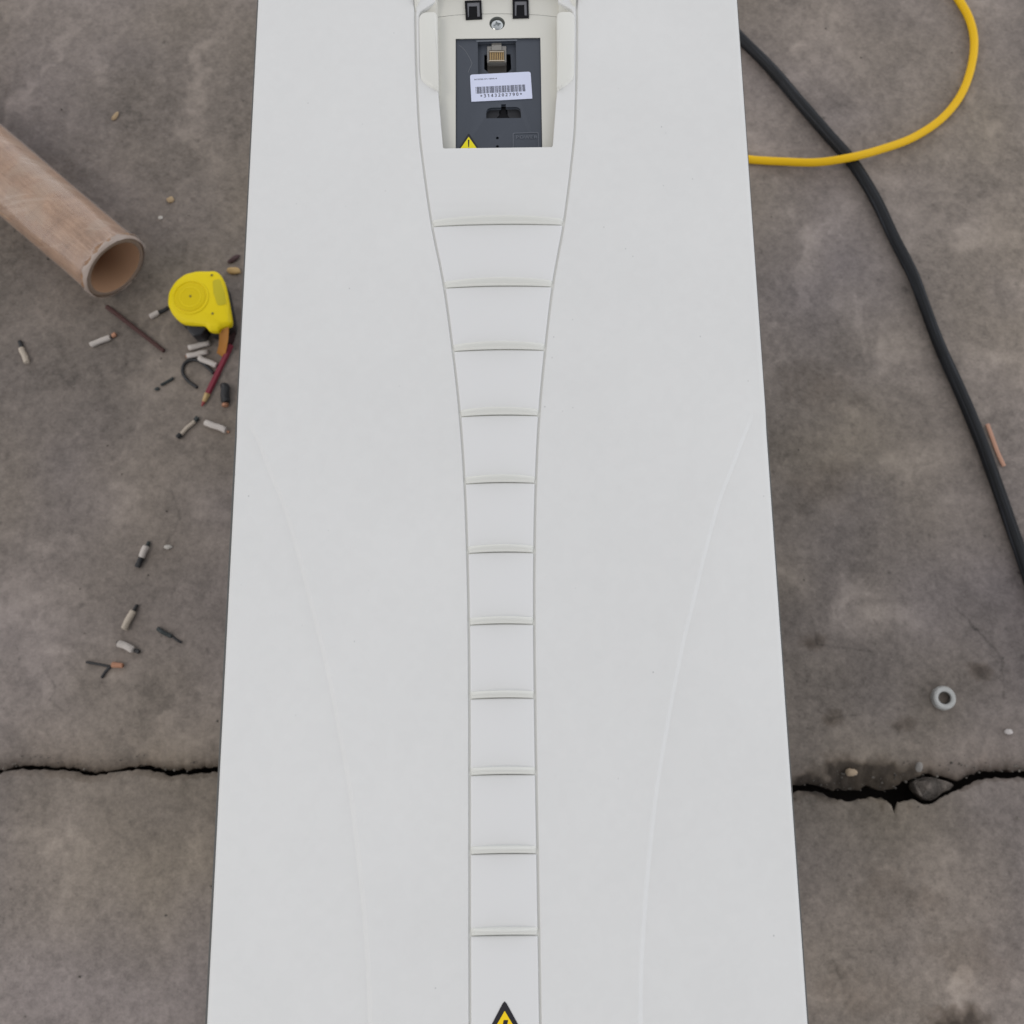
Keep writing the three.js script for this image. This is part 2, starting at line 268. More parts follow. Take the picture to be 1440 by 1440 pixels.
{ // the plate's upper part slopes up towards the top of the bay
  const a = [[-.0387, -.3211], [-.0266, -.3225], [-.0132, -.3231], [.0003, -.3232], [.0137, -.3227], [.0272, -.3218], [.0392, -.3201]];
  part('bay_slope', grid(30, 12, (i, j) => {
    const t = i / 30, x = a[0][0] + (a[6][0] - a[0][0]) * t, zb = lin2(a, x), zt = -.352, v = j / 12, z = zt + (zb - zt) * v;
    return [x, FACE - .0071 + .0052 * (1 - v) ** 1.15 + (v < .09 ? .006 : 0), z];
  }), cream, drive);
}
const blackPlastic = new THREE.MeshPhysicalMaterial({ color: lin(.008, .008, .01), roughness: .6, specularIntensity: .3, side: THREE.DoubleSide }), slate = std(lin(.052, .061, .08), .55), slateDark = std(lin(.03, .034, .044), .55), greyClip = std(lin(.15, .15, .165), .4);
for (const q of [[[-.0205, -.3304], [-.01, -.3307], [-.0096, -.3181], [-.0199, -.3177]], [[.0096, -.331], [.0197, -.3311], [.0199, -.3185], [.0096, -.3183]]]) {   // two square clip slots
  const [p0, p1, p2, p3] = q, cx = (p0[0] + p1[0] + p2[0] + p3[0]) / 4, cz = (p0[1] + p2[1]) / 2;
  const sc = (f, dx = 0, dz = 0) => q.map(([x, z]) => [cx + (x - cx) * f + dx, cz + (z - cz) * f + dz]);
  const tilt = (g) => { g.translate(-cx, -FACE, -cz); g.rotateX(.12); g.translate(cx, FACE, cz); return g; };
  const frame = part('clip_slot', tilt(slab(q, FACE - .0055, .003, .0003, [sc(.8, .0001)])), blackPlastic, drive);
  const L = sc(.82), w = L[1][0] - L[0][0], h = L[3][1] - L[0][1];
  part('clip', tilt(slab([L[0], L[1], L[2], [L[1][0] - .2 * w, L[2][1]], [L[1][0] - .22 * w, L[0][1] + .24 * h], [L[0][0] + .2 * w, L[0][1] + .24 * h], [L[0][0] + .17 * w, L[3][1]], L[3]], FACE - .0058, .002, .0004)), greyClip, frame);
  part('slot_bottom', tilt(slab(sc(.9), FACE - .0063, .001)), blackPlastic, frame);
}
{ // cross-head screw in a round sink
  const zinc = std(lin(.62, .64, .64), .22, { metalness: 1 });
  const pr = [[0, 0], [.0030, -.0001], [.0038, -.0006], [.0042, -.0014], [.0043, -.0026], [0, -.0027]].map(([r, y]) => new THREE.Vector2(r, y));
  const ev = new Evaluator(); ev.useGroups = false; ev.attributes = ['position', 'normal', 'uv'];
  let head = new Brush(new THREE.LatheGeometry(pr.reverse(), 32)); head.updateMatrixWorld();
  for (const [w, d] of [[.0046, .0010], [.0010, .0046], [.0024, .0024]]) { const b = new Brush(new THREE.BoxGeometry(w, .0034, d)); b.rotation.y = .3; b.updateMatrixWorld(); head = ev.evaluate(head, b, SUBTRACTION); }
  const g = head.geometry.clone(); g.clearGroups(); g.translate(scx, FACE - .0072, scz + .0006);
  const scr = part('screw', g, zinc, drive);
  part('sink', new THREE.LatheGeometry([[.0055, 0], [.0050, -.0022], [.0047, -.004], [0, -.0042]].map(([r, y]) => new THREE.Vector2(r, y)), 32).translate(scx, FACE - .0072, scz), std(lin(.42, .44, .42), .35, { metalness: .5 }), scr);
}
const control = new THREE.Group(); control.name = 'control_module'; drive.add(control);
const MY = FACE - .0080;
{
  const pts = [[-.0262, -.3058], [.0276, -.3059], [.0263, -.2195], [-.0262, -.2201]];
  const jack = [[-.0128, -.3039], [.0117, -.3043], [.0118, -.2765], [-.0127, -.2763]];
  const moon = roundCorners([[-.0078, -.2495], [-.0078, -.2574], [.0015, -.2575], [.0015, -.2597], [.005, -.2597], [.005, -.2577], [.0142, -.2579], [.0143, -.2495]], [0, .0042, 0, .0003, .0003, 0, .0042, 0]);
  const led = [[-.0007, -.2362], [-.0007, -.2304]];
  part('front_plate', slab(pts, MY, .0024, .0003, [jack, moon, ring(...led[0], .0012, 14), ring(...led[1], .0012, 14)]), slate, control);
  part('recess', slab([[-.0143, -.3072], [.0135, -.3069], [.0131, -.276], [-.0144, -.2763]], MY - .0032, .001, 0, [[[-.0085, -.297], [.008, -.2973], [.0084, -.2863], [.0048, -.2828], [-.0046, -.2827], [-.0086, -.2866]]]), slate, control);
  part('recess_rim', slab([[-.0133, -.3045], [.0124, -.3049], [.0124, -.3042], [-.0133, -.3038]], MY + .0002, .0006, .0001), std(lin(.2, .215, .245), .4), control);
  part('backing', mergeGeometries([slab([[-.016, -.3067], [.0162, -.3063], [.0157, -.2725], [-.0161, -.2729]], MY - .013, .001), slab([[-.0099, -.2629], [.0165, -.2625], [.0163, -.2468], [-.01, -.2471]], MY - .0045, .001), slab([[-.0039, -.2392], [.0026, -.2391], [.0025, -.2275], [-.004, -.2276]], MY - .003, .001)]), slateDark, control);
  part('latch_hole', mergeGeometries([slab([[.0012, -.2614], [.0048, -.2613], [.0047, -.2544], [.0012, -.2544]], MY - .0028, .001, .0002), slab([[-.0012, -.2545], [.0069, -.2543], [.0069, -.2509], [-.0013, -.251]], MY - .0028, .001)]), blackPlastic, control);  // black plates: the dark of the T-shaped hole put in as colour
  part('latch_flap', mergeGeometries([slab([[-.0087, -.2606], [.001, -.2605], [.0005, -.2536], [-.0017, -.2507], [-.0087, -.2508]], MY - .0024, .001, .0003), slab([[.0054, -.2605], [.0151, -.2603], [.015, -.2504], [.0075, -.2505], [.0058, -.2535]], MY - .0024, .001, .0003)]), std(lin(.014, .015, .019), .6), control);
  // clear plug in the socket
  const clear = new THREE.MeshPhysicalMaterial({ color: lin(.5, .48, .45), roughness: .28, transmission: .55, thickness: 0, side: THREE.DoubleSide });
  const [b0, b1] = [[-.0067, -.302], [.0054, -.2831]], bw = b1[0] - b0[0], bd = b1[1] - b0[1];
  const body = [new RoundedBoxGeometry(bw, .009, bd * .62, 2, .0005).translate((b0[0] + b1[0]) / 2, MY - .0062, b0[1] + bd * .31), new RoundedBoxGeometry(bw * .52, .0018, .0042, 2, .0004).translate((b0[0] + b1[0]) / 2 - .0001, MY - .0028, b0[1] - .0010), new RoundedBoxGeometry(bw * .5, .0012, bd * .2, 2, .0003).translate((b0[0] + b1[0]) / 2, MY - .0012, b0[1] + bd * .11)];
  part('plug', mergeGeometries(body.map((g) => g.index ? g.toNonIndexed() : g)), clear, control);
  part('plug_foot', new RoundedBoxGeometry(bw * 1.02, .006, bd * .4, 2, .0006).translate((b0[0] + b1[0]) / 2, MY - .0085, b0[1] + bd * .78), std(lin(.05, .045, .04), .5), control);
  part('wire_bed', new THREE.BoxGeometry(bw * .8, .0006, bd * .42).translate((b0[0] + b1[0]) / 2, MY - .00155, b0[1] + bd * .40), std(lin(.13, .095, .06), .5), control);
  const gold = std(lin(.62, .43, .2), .35, { metalness: .8 }), gg = new RoundedBoxGeometry(bw * .036, .0012, bd * .3, 1, .0001);
  for (let k = 0; k < 8; k++) part('contact', gg, gold, control).position.set(b0[0] + bw * (.17 + .66 * k / 7), MY - .0013, b0[1] + bd * .43);
  part('contact_bar', mergeGeometries([new THREE.BoxGeometry(bw * .74, .0005, .0004), new THREE.BoxGeometry(bw * .8, .0005, .0005).translate(0, 0, bd * .34)]).translate((b0[0] + b1[0]) / 2, MY - .0006, b0[1] + bd * .27), std(lin(.55, .48, .38), .4), control);
  // barcode label
  const q = [[-.0174, -.2801], [.0203, -.2818], [.0209, -.2627], [-.0167, -.2612]], ax = q[1][0] - q[0][0], az = q[1][1] - q[0][1], W = Math.hypot(ax, az), Hh = Math.hypot(q[3][0] - q[0][0], q[3][1] - q[0][1]);
  const tex = canvas(1024, 480, (c, w, h) => {
    c.fillStyle = '#e9ecf8'; c.fillRect(0, 0, w, h); c.fillStyle = '#171928';
    c.font = '600 36px sans-serif'; c.textBaseline = 'middle'; c.save(); c.translate(64, 92); c.scale(386 / c.measureText('ACS550-U1-180A-4').width, .94); c.fillText('ACS550-U1-180A-4', 0, 0); c.restore();
    const code = { 0: '000110100', 1: '100100001', 2: '001100001', 3: '101100000', 4: '000110001', 5: '100110000', 6: '001110000', 7: '000100101', 8: '100100100', 9: '001100100', '*': '010010100' };
    const s = '*3143202790*'; let units = 0; for (const ch of s) { for (const b of code[ch]) units += b === '1' ? 2.4 : 1; units += 1; }
    const u = 838 / units; let x = 82; for (const ch of s) { [...code[ch]].forEach((b, i) => { const ww = (b === '1' ? 2.4 : 1) * u; if (i % 2 === 0) c.fillRect(x, 224, ww, 122); x += ww; }); x += u; }
    c.font = '700 78px sans-serif'; c.save(); c.translate(150, 386); let xx = 0; for (const ch of s) { c.fillText(ch, xx, ch === '*' ? 14 : 4); xx += 60.5; } c.restore();
  });
  const lg = slab(roundCorners([[0, 0], [W, 0], [W, Hh], [0, Hh]], [.0016, .0016, .0002, .0002]), 0, .00025, 0); const uv = lg.attributes.uv, lp = lg.attributes.position;
  for (let k = 0; k < uv.count; k++) uv.setXY(k, lp.getX(k) / W, 1 - lp.getZ(k) / Hh);
  const lab = part('barcode_label', lg, std(lin(.8, .82, .92), .5, { map: tex }), control, 'white barcode sticker with serial number');
  lab.position.set(q[0][0], MY + .0004, q[0][1]); lab.rotation.y = -Math.atan2(az, ax);
  // raised nameplate with lettering beside the indicator holes
  const e = [[.0087, -.2395], [.0247, -.2398], [.0249, -.2185], [.0085, -.2187]];
  const inner = e.map(([x, z], k) => [x + (k === 0 || k === 3 ? .0005 : -.0005), z + (k < 2 ? .0005 : -.0005)]);
  part('raised_frame', slab(roundCorners(e, .0012), MY + .0003, .0005, .0001, [roundCorners(inner, .001)]), std(lin(.10, .112, .138), .45), control);
  const font = await new FontLoader().loadAsync('fonts/droid/droid_sans_bold.typeface.json');
  const tg = new TextGeometry('POWER', { font, size: .0022, depth: .0003, curveSegments: 4 }); tg.computeBoundingBox(); const tw = tg.boundingBox.max.x; tg.scale(.0134 / tw, 1, 1); tg.rotateX(-Math.PI / 2); const tp = [.0104, -.2354]; tg.translate(tp[0], MY, tp[1]);
  part('lettering', tg, std(lin(.10, .112, .138), .45), control);
  const sc1 = [[-.024, -.3012], [-.0209, -.2981], [-.0178, -.2925], [-.016, -.2879]], sc2 = [[-.016, -.2884], [-.0187, -.2819]];
  const scratch = (p) => { const c = new THREE.CatmullRomCurve3(p.map(([x, z]) => new THREE.Vector3(x, MY + .00002, z))); return new THREE.TubeGeometry(c, 16, .00016, 4); };
  part('scratch', mergeGeometries([scratch(sc1), scratch(sc2)]), std(lin(.17, .18, .2), .6), control);
}
function triangleSticker(name, apex, side, glyph, parent, yAt, label) {
  const tex = canvas(512, 512, (c, w, h) => {
    c.fillStyle = '#1c1a22'; c.fillRect(0, 0, w, h); const hh = 443, m = 256, t = glyph === 'bolt' ? 34 : 40; c.fillStyle = glyph === 'bolt' ? '#f7d000' : '#efe000';
    c.beginPath(); c.moveTo(m, t + 44); c.lineTo(m + (hh - t * 2.4) * .577 + 4, hh - t * .86); c.lineTo(m - (hh - t * 2.4) * .577 - 4, hh - t * .86); c.closePath(); c.fill();
    c.fillStyle = '#1c1a22';
    if (glyph === 'bolt') { c.beginPath(); for (const [x, y] of [[247, 142], [282, 142], [262, 236], [296, 226], [250, 344], [264, 348], [238, 396], [222, 338], [237, 343], [252, 280], [216, 292]]) c.lineTo(x, y); c.closePath(); c.fill(); }
    else { c.beginPath(); c.moveTo(240, 150); c.lineTo(272, 150); c.lineTo(266, 310); c.lineTo(246, 310); c.closePath(); c.fill(); c.beginPath(); c.arc(256, 350, 20, 0, 7); c.fill(); }
  });
  const hgt = side * .866, n = 16, r = side * .05, p = [], uv = [], ix = [];
  const idx = (i, j) => j * (j + 1) / 2 + i;
  for (let j = 0; j <= n; j++) for (let i = 0; i <= j; i++) {
    let x = (i - j / 2) / n * side, z = j / n * hgt;
    if (j === 0) z += r * .45; if (j === n && i === 0) { x += r * .5; z -= r * .15; } if (j === n && i === n) { x -= r * .5; z -= r * .15; }
    p.push(apex[0] + x, yAt(apex[0] + x, apex[1] + z), apex[1] + z); uv.push(.5 + x / side * .998, 1 - z / hgt * .865);
  }
  for (let j = 0; j < n; j++) for (let i = 0; i <= j; i++) { ix.push(idx(i, j), idx(i, j + 1), idx(i + 1, j + 1)); if (i < j) ix.push(idx(i, j), idx(i + 1, j + 1), idx(i + 1, j)); }
  const g = new THREE.BufferGeometry(); g.setAttribute('position', new THREE.Float32BufferAttribute(p, 3)); g.setAttribute('uv', new THREE.Float32BufferAttribute(uv, 2)); g.setIndex(ix); g.computeVertexNormals();
  part(name, g, std(0xffffff, .4, { map: tex }), parent, label);
}
triangleSticker('warning_sticker', [-.0183, -.2396], .0155, 'mark', control, () => MY + .0003, 'small yellow warning triangle with exclamation mark');
triangleSticker('warning_sticker', [-.0009, .2486], .0335, 'bolt', drive, (x, z) => panelY(x, z) + .0002, 'yellow high voltage warning triangle on the strip');

// ---------- cardboard tube ----------
{
  const c0 = [-.4502, -.4039], c1 = [-.5974, -.5326], R = .0405, r = .0345, len = .95;
  const dir = new THREE.Vector3(c1[0] - c0[0], 0, c1[1] - c0[1]).normalize();
  const tube = thing('cardboard_tube', 'brown cardboard tube with torn plastic film wrap lying left of the drive', 'cardboard tube', [c0[0], 0, c0[1]]);
  tube.rotation.y = Math.atan2(dir.x, dir.z);          // local +z runs along the tube
  const kraft = dataTex(512, 1024, (i, j) => {
    const u = i / 512, v = j / 1024, sp = (v * 14 + u * 2) % 1, seam = Math.exp(-(((sp - .5) / .05) ** 2)), line = (Math.exp(-(((u - .34 - .02 * fbm(v * 4, 3, 2)) / .004) ** 2)) + .7 * Math.exp(-(((u - .2 - .05 * fbm(v * 5, 8, 2)) / .005) ** 2))) * smooth(-.5, .35, fbm(v * 7, 5, 3)) * .8;
    const m = fbm(u * 8 + 3, v * 26, 4), s = fbm(u * 5 + v * 60, v * 22 - u * 6, 3), f = fbm(u * 90, v * 260, 2), film = smooth(.02, .3, fbm(u * 6 + 20, v * 15 + 4, 3)), streak = smooth(.22, .34, fbm(u * 24 + v * 40, v * 9, 3));
    const fib = 20 * fbm(u * 150, v * 34, 3);
    let c = [163 + 15 * m + 8 * s + 12 * f + fib, 128 + 14 * m + 8 * s + 12 * f + fib, 98 + 13 * m + 8 * s + 11 * f + fib];
    c = c.map((q, k) => q + (([164, 143, 122][k]) - q) * .45 * film + ([205, 185, 170][k] - q) * .24 * streak - 7 * seam + 40 * line); return c;
  }, true);
  kraft.wrapS = kraft.wrapT = THREE.RepeatWrapping;
  const km = new THREE.MeshPhysicalMaterial({ map: kraft, roughness: .55, clearcoat: .25, clearcoatRoughness: .35, side: THREE.DoubleSide, bumpMap: kraft, bumpScale: .0006 });
  const wob = (a, z) => .0006 * Math.sin(a * 2 + z * 9) + .0005 * Math.sin(a * 3 + 1);
  const wall = grid(72, 60, (i, j) => { const a = i / 72 * 6.28319, z = len * j / 60, q = R + wob(a, z) - (j === 0 ? .0006 : 0); return [q * Math.cos(a), .0405 + q * Math.sin(a), z]; }, undefined);
  { const uv = wall.attributes.uv; for (let j = 0, k = 0; j <= 60; j++) for (let i = 0; i <= 72; i++, k++) uv.setXY(k, i / 72, j / 60 * 2.2); }
  part('tube_wall', wall, km, tube);
  const bore = grid(72, 20, (i, j) => { const a = i / 72 * 6.28319, z = len * j / 20; return [r * Math.cos(a), .0405 + r * Math.sin(a), z]; });
  { const uv = bore.attributes.uv; for (let j = 0, k = 0; j <= 20; j++) for (let i = 0; i <= 72; i++, k++) uv.setXY(k, i / 72, j / 20 * 2); }
  part('bore', bore, std(lin(.5, .3, .18), .8), tube);
  part('end_rim', grid(72, 4, (i, j) => { const a = i / 72 * 6.28319, t = j / 4, q = r + (R + wob(a, 0) - .0006 - r) * t; return [q * Math.cos(a), .0405 + q * Math.sin(a), -.0006 * Math.sin(t * 3.14159) + .0005 * fbm(i * .7, j, 2) * (j % 4 ? 1 : 0)]; }), std(lin(.27, .2, .155), .8), tube);
  part('film_edge', grid(120, 3, (i, j) => {
    const a = i / 120 * 6.28319, e = .0045 + .006 * (fbm(Math.cos(a) * 4 + 2, Math.sin(a) * 4, 3) + .4), z = -.0012 + e * j / 3, q = R + [.0002, .0016, .0019, .0008][j] + .0006 * fbm(a * 9, j, 2);
    return [q * Math.cos(a), Math.max(.0006, .0405 + q * Math.sin(a)), z];
  }), std(lin(.42, .34, .29), .4), tube);
  const film = new THREE.MeshPhysicalMaterial({ color: lin(.97, .95, .94), roughness: .25, transmission: .94, thickness: 0, side: THREE.DoubleSide });
  part('film_wrap', grid(120, 40, (i, j) => {
    const a = i / 120 * 6.28319, start = .0005 + .006 * (fbm(Math.cos(a) * 3 + 5, Math.sin(a) * 3, 3) + .5), z = start + (len - .05 - start) * (j / 40) ** 1.6;
    const q = R + .0009 + .0011 * Math.max(0, fbm(Math.cos(a) * 5 + z * 9, Math.sin(a) * 5 + z * 25, 3) + .3) + (j === 0 ? .0012 : 0) + .0016 * Math.exp(-((z - start) / .006)) * Math.abs(Math.sin(a * 7));
    return [q * Math.cos(a), Math.max(.0008, .0405 + q * Math.sin(a)), z];
  }), film, tube);
}

// ---------- yellow tape measure ----------
{
  const Y = .034, base = [-.3694, -.3786];
  const tm = thing('tape_measure', 'yellow tape measure with black thumb lever beside the drive', 'tape measure', [base[0], 0, base[1]]);
  const loc = (l) => l.map(([x, z]) => [x - base[0], z - base[1]]);
  const outline = roundCorners(loc([[-.3912, -.3634], [-.3905, -.3776], [-.3839, -.3908], [-.3728, -.4001], [-.359, -.4035], [-.3457, -.4033], [-.3374, -.4037], [-.3314, -.3991], [-.3259, -.3883], [-.3207, -.367], [-.3174, -.3511], [-.3153, -.3414], [-.3158, -.3353], [-.3279, -.3328], [-.3301, -.3276], [-.3416, -.3286], [-.3453, -.3357], [-.3666, -.3368], [-.3767, -.3413], [-.3855, -.351]]), .004, 3);
  const bump = dataTex(64, 64, (i, j) => { const b = 128 + 100 * fbm(i / 5, j / 5, 3); return [b, b, b]; }); bump.wrapS = bump.wrapT = THREE.RepeatWrapping; bump.repeat.set(40, 40);
  const yel = new THREE.MeshPhysicalMaterial({ color: lin(.84, .65, .004), roughness: .5, specularIntensity: .5, bumpMap: bump, bumpScale: .0002, side: THREE.DoubleSide });
  const [cx, cz] = loc([[-.3636, -.3693]])[0];
  part('case', slab(outline, Y, .014, .0052, [], 6), yel, tm);
  const sh = (k) => outline.map(([x, z]) => [x * k, z * k]);
  part('rubber_band', slab(sh(.965), Y - .0125, Y - .0125, .0015), std(lin(.02, .02, .02), .7), tm);
  const ringG = (r, t, h) => new THREE.TorusGeometry(r, t, 8, 48).rotateX(Math.PI / 2).scale(1, .5, 1).translate(cx, Y + h, cz);
  part('label_disc', new THREE.LatheGeometry([[0, .0009], [.0158, .0009], [.0172, .0006], [.0180, -.0003]].map(([a, b]) => new THREE.Vector2(a, b)), 40).translate(cx, Y, cz), new THREE.MeshPhysicalMaterial({ color: lin(.74, .56, .004), roughness: .5, specularIntensity: .4 }), tm);
  part('raised_ring', mergeGeometries([ringG(.0202, .0014, .0002), ringG(.012, .0009, .0008)]), yel, tm);
  for (const [x, z] of loc([[-.3404, -.3965], [-.337, -.3487], [-.3636, -.3702]])) part('case_screw', new THREE.CylinderGeometry(.0014, .0014, .0012, 12).translate(x, Y + (Math.hypot(x - cx, z - cz) < .003 ? .0007 : 0), z), std(lin(.2, .16, .02), .5), tm);
  part('smear_patch', slab(roundCorners(loc([[-.3392, -.3903], [-.331, -.392], [-.3243, -.3741], [-.3219, -.3599], [-.3317, -.3583], [-.3375, -.3743]]), .003), Y + .0004, .001, .0003), std(lin(.56, .47, .01), .75), tm);  // thin olive slab drawn in for the darker smear on the case
  part('thumb_lever', slab(roundCorners(loc([[-.3704, -.3429], [-.3473, -.3426], [-.346, -.3338], [-.3513, -.326], [-.3603, -.3243], [-.3664, -.3306]]), .0015), .027, .02, .0015), std(lin(.012, .012, .016), .4), tm);
  part('mouth', slab(roundCorners(loc([[-.3467, -.3417], [-.3196, -.3466], [-.3166, -.3369], [-.3262, -.3308], [-.3429, -.3328]]), .001), .021, .02, .002), std(lin(.02, .016, .014), .6), tm);
  // blade end with its hook, bent down to the floor
  const bl = loc([[-.328, -.3441], [-.325, -.3344], [-.3269, -.3238], [-.3322, -.3143], [-.3353, -.3099]]), w = .0056;
  const crv = new THREE.CatmullRomCurve3(bl.map(([x, z], k) => new THREE.Vector3(x, [.028, .027, .019, .0065, .0012][k], z)));
  part('blade', grid(8, 20, (i, j) => { const p = crv.getPoint(j / 20), t = crv.getTangent(j / 20), n = new THREE.Vector3(-t.z, 0, t.x).normalize(), s = (i / 8 - .5) * 2; return [p.x + n.x * s * w, p.y + .0016 * s * s, p.z + n.z * s * w]; }), std(lin(.42, .17, .018), .55), tm);
  const st = loc([[-.3222, -.3527], [-.3207, -.3393], [-.3226, -.3277], [-.3273, -.3206]]), sc = new THREE.CatmullRomCurve3(st.map(([x, z], k) => new THREE.Vector3(x, [.016, .012, .006, .003][k], z)));
  part('strap', grid(4, 20, (i, j) => { const p = sc.getPoint(j / 20), s = (i / 4 - .5) * 2; return [p.x + s * .0042, p.y + .0008 * (1 - s * s), p.z]; }), std(lin(.035, .012, .012), .8), tm);
}

// ---------- red pencil ----------
function rod(a, b, ra, rb = ra, y = ra, n = 12) {      // capped tapered rod between two ground points
  const d = new THREE.Vector3(b[0] - a[0], 0, b[1] - a[1]), L = d.length(), ch = Math.min(ra, rb) * .25;
  const g = new THREE.LatheGeometry([[0, 0], [ra - ch, 0], [ra, ch], ...[.2, .4, .6, .8].map((t) => [ra + (rb - ra) * t, L * t]), [rb, L - ch], [rb - ch, L], [0, L]].map(([r, q]) => new THREE.Vector2(Math.max(r, 0), q)), n);
  g.applyQuaternion(new THREE.Quaternion().setFromUnitVectors(new THREE.Vector3(0, 1, 0), d.clone().normalize())); g.translate(a[0], y, a[1]); return toCreasedNormals(g, .7);
}
const mix2 = (a, b, t) => [a[0] + (b[0] - a[0]) * t, a[1] + (b[1] - a[1]) * t];
{
  const [p, q] = [[-.3231, -.3225], [-.3536, -.2474]], base = mix2(p, q, .5), l = ([x, z]) => [x - base[0], z - base[1]];
  const pen = thing('pencil', 'red wooden pencil with bare wood point on the floor below the tape measure', 'pencil', [base[0], 0, base[1]]);
  const P = l(p), Q = l(q);
  part('barrel', rod(P, mix2(P, Q, .80), .0034, .0034, .0034, 6), std(lin(.24, .028, .05), .42), pen);
  part('wood_cone', rod(mix2(P, Q, .80), mix2(P, Q, .93), .0036, .0024, .0034), std(lin(.5, .35, .16), .75), pen);
  part('lead', rod(mix2(P, Q, .925), Q, .0022, .0009, .0030), std(lin(.3, .05, .05), .6), pen);
}

// ---------- wire offcuts and scraps on the left ----------
const whiteIns = std(lin(.56, .51, .47), .5), creamIns = std(lin(.5, .43, .35), .55), blackIns = std(lin(.018, .018, .02), .5), copper = std(lin(.46, .23, .14), .5, { metalness: .3 }), greenBlack = std(lin(.02, .028, .028), .5);
function scrap(label, pts, segs, group) {              // segs: [name, from, to, radius, material]
  const [p, q] = pts, base = mix2(p, q, .5), l = ([x, z]) => [x - base[0], z - base[1]], P = l(p), Q = l(q);
  const o = thing('wire_offcut', label, 'wire offcut', [base[0], 0, base[1]], group);
  const B = (rnd() - .5) * .045, dx = Q[0] - P[0], dz = Q[1] - P[1], LL = dx * dx + dz * dz, ph = rnd() * 9;
  for (const [name, a, b, r, m] of segs) {
    const g = rod(mix2(P, Q, a), mix2(P, Q, b), r * (.94 + .1 * rnd()), r, Math.max(r, .0006)), v = g.attributes.position;
    for (let k = 0; k < v.count; k++) { const X = v.getX(k), Z = v.getZ(k), t = ((X - P[0]) * dx + (Z - P[1]) * dz) / LL, w = B * Math.sin(clamp(t) * 3.14159) + .012 * Math.sin(t * 11 + ph); v.setXYZ(k, X - dz * w, v.getY(k) * (1 + .08 * Math.sin(t * 13 + ph)), Z + dx * w); }
    g.computeVertexNormals(); part(name, toCreasedNormals(g, .8), m, o);
  }
}
scrap('white wire offcut whose black end touches the left side of the tape measure', [[-.4213, -.3593], [-.4001, -.3713]], [['insulation', 0, .46, .0031, whiteIns], ['black_end', .46, 1, .0021, blackIns]]);
scrap('white wire offcut with separate pink copper tip under the tube end', [[-.4894, -.3247], [-.4602, -.3378]], [['insulation', 0, .76, .0033, whiteIns], ['core', .74, .86, .0012, blackIns], ['copper_tip', .84, 1, .0026, copper]]);
scrap('cream wire offcut with black end nearest the left edge', [[-.5739, -.3311], [-.5616, -.303]], [['black_end', 0, .32, .0024, blackIns], ['insulation', .32, 1, .0033, creamIns]]);
scrap('white wire offcut tilted up against the orange tape end', [[-.3734, -.3193], [-.3486, -.3261]], [['insulation', 0, 1, .0034, whiteIns]]);
scrap('white wire offcut lying just above the black wire loop', [[-.3761, -.3091], [-.3505, -.3146]], [['insulation', .05, 1, .0032, whiteIns], ['core', 0, .06, .0018, copper]]);
scrap('white wire offcut sloping down to the right beside the red pencil', [[-.3609, -.3072], [-.337, -.2967]], [['insulation', 0, .93, .0034, whiteIns], ['core', .92, 1, .0016, blackIns]]);
scrap('short fat black cable stub with copper end between pencil and drive', [[-.3277, -.2735], [-.3259, -.2461]], [['sheath', 0, .84, .0052, blackIns], ['copper_end', .84, 1, .0038, copper]]);
scrap('thin cream wire offcut with dark blobs at both ends below the pencil point', [[-.38, -.2096], [-.3568, -.2337]], [['black_end', 0, .18, .003, blackIns], ['insulation', .17, .82, .0022, creamIns], ['dark_end', .84, 1, .0029, greenBlack]]);
scrap('white wire offcut with thin copper tip close to the drive edge', [[-.349, -.2272], [-.3204, -.2161]], [['insulation', 0, .9, .0036, whiteIns], ['copper_tip', .89, 1, .0014, copper]]);
scrap('wire offcut half white and half black, uppermost of the lower left scraps', [[-.4154, -.0586], [-.4046, -.0885]], [['black_end', 0, .38, .0033, blackIns], ['insulation', .38, .82, .0037, whiteIns], ['core', .82, 1, .002, greenBlack]]);
scrap('upright white wire offcut with thin dark tip among the lower left scraps', [[-.4251, .0104], [-.4124, -.017]], [['insulation', 0, .74, .0036, creamIns], ['core', .74, 1, .0019, blackIns]]);
scrap('stubby white wire offcut with black end beside a y-shaped scrap', [[-.4323, .0244], [-.4064, .036]], [['core', 0, .1, .002, blackIns], ['insulation', .09, .76, .0038, whiteIns], ['black_end', .76, 1, .0024, blackIns]]);
scrap('dark green black wire offcut at the right of the lower left scraps', [[-.3889, .0099], [-.3611, .0255]], [['insulation', 0, .6, .0024, greenBlack], ['core', .6, 1, .0014, blackIns]]);
scrap('tiny dark wire sliver left of the black wire loop', [[-.4036, -.2743], [-.3892, -.2829]], [['insulation', 0, 1, .0016, greenBlack]]);
{
  const p = [[-.4649, .0457], [-.4514, .0482], [-.4395, .0506]], q = [[-.4464, .0629], [-.4422, .056], [-.4372, .0506]], b = p[2];
  const o = thing('wire_offcut', 'y-shaped scrap of black wire with bright copper end, lowest of the left scraps', 'wire offcut', [b[0], 0, b[1]]);
  const tb = (l, r) => new THREE.TubeGeometry(new THREE.CatmullRomCurve3(l.map(([x, z]) => new THREE.Vector3(x - b[0], r, z - b[1]))), 16, r, 8);
  part('black_strand', mergeGeometries([tb(p, .0013), tb(q, .0017)]), blackIns, o);
  const [a, c] = [[-.4355, .0491], [-.423, .0501]]; part('copper_end', rod([a[0] - b[0], a[1] - b[1]], [c[0] - b[0], c[1] - b[1]], .0032, .0026), copper, o);
}
const tubeThing = (name, label, cat, pts, r, mat, h = r, seg = 120) => {
  const b = pts[0], o = thing(name, label, cat, [b[0], 0, b[1]]);
  const c = new THREE.CatmullRomCurve3(pts.map(([x, z, y], k) => new THREE.Vector3(x - b[0], y ?? h, z - b[1])));
  return [o, c];
};
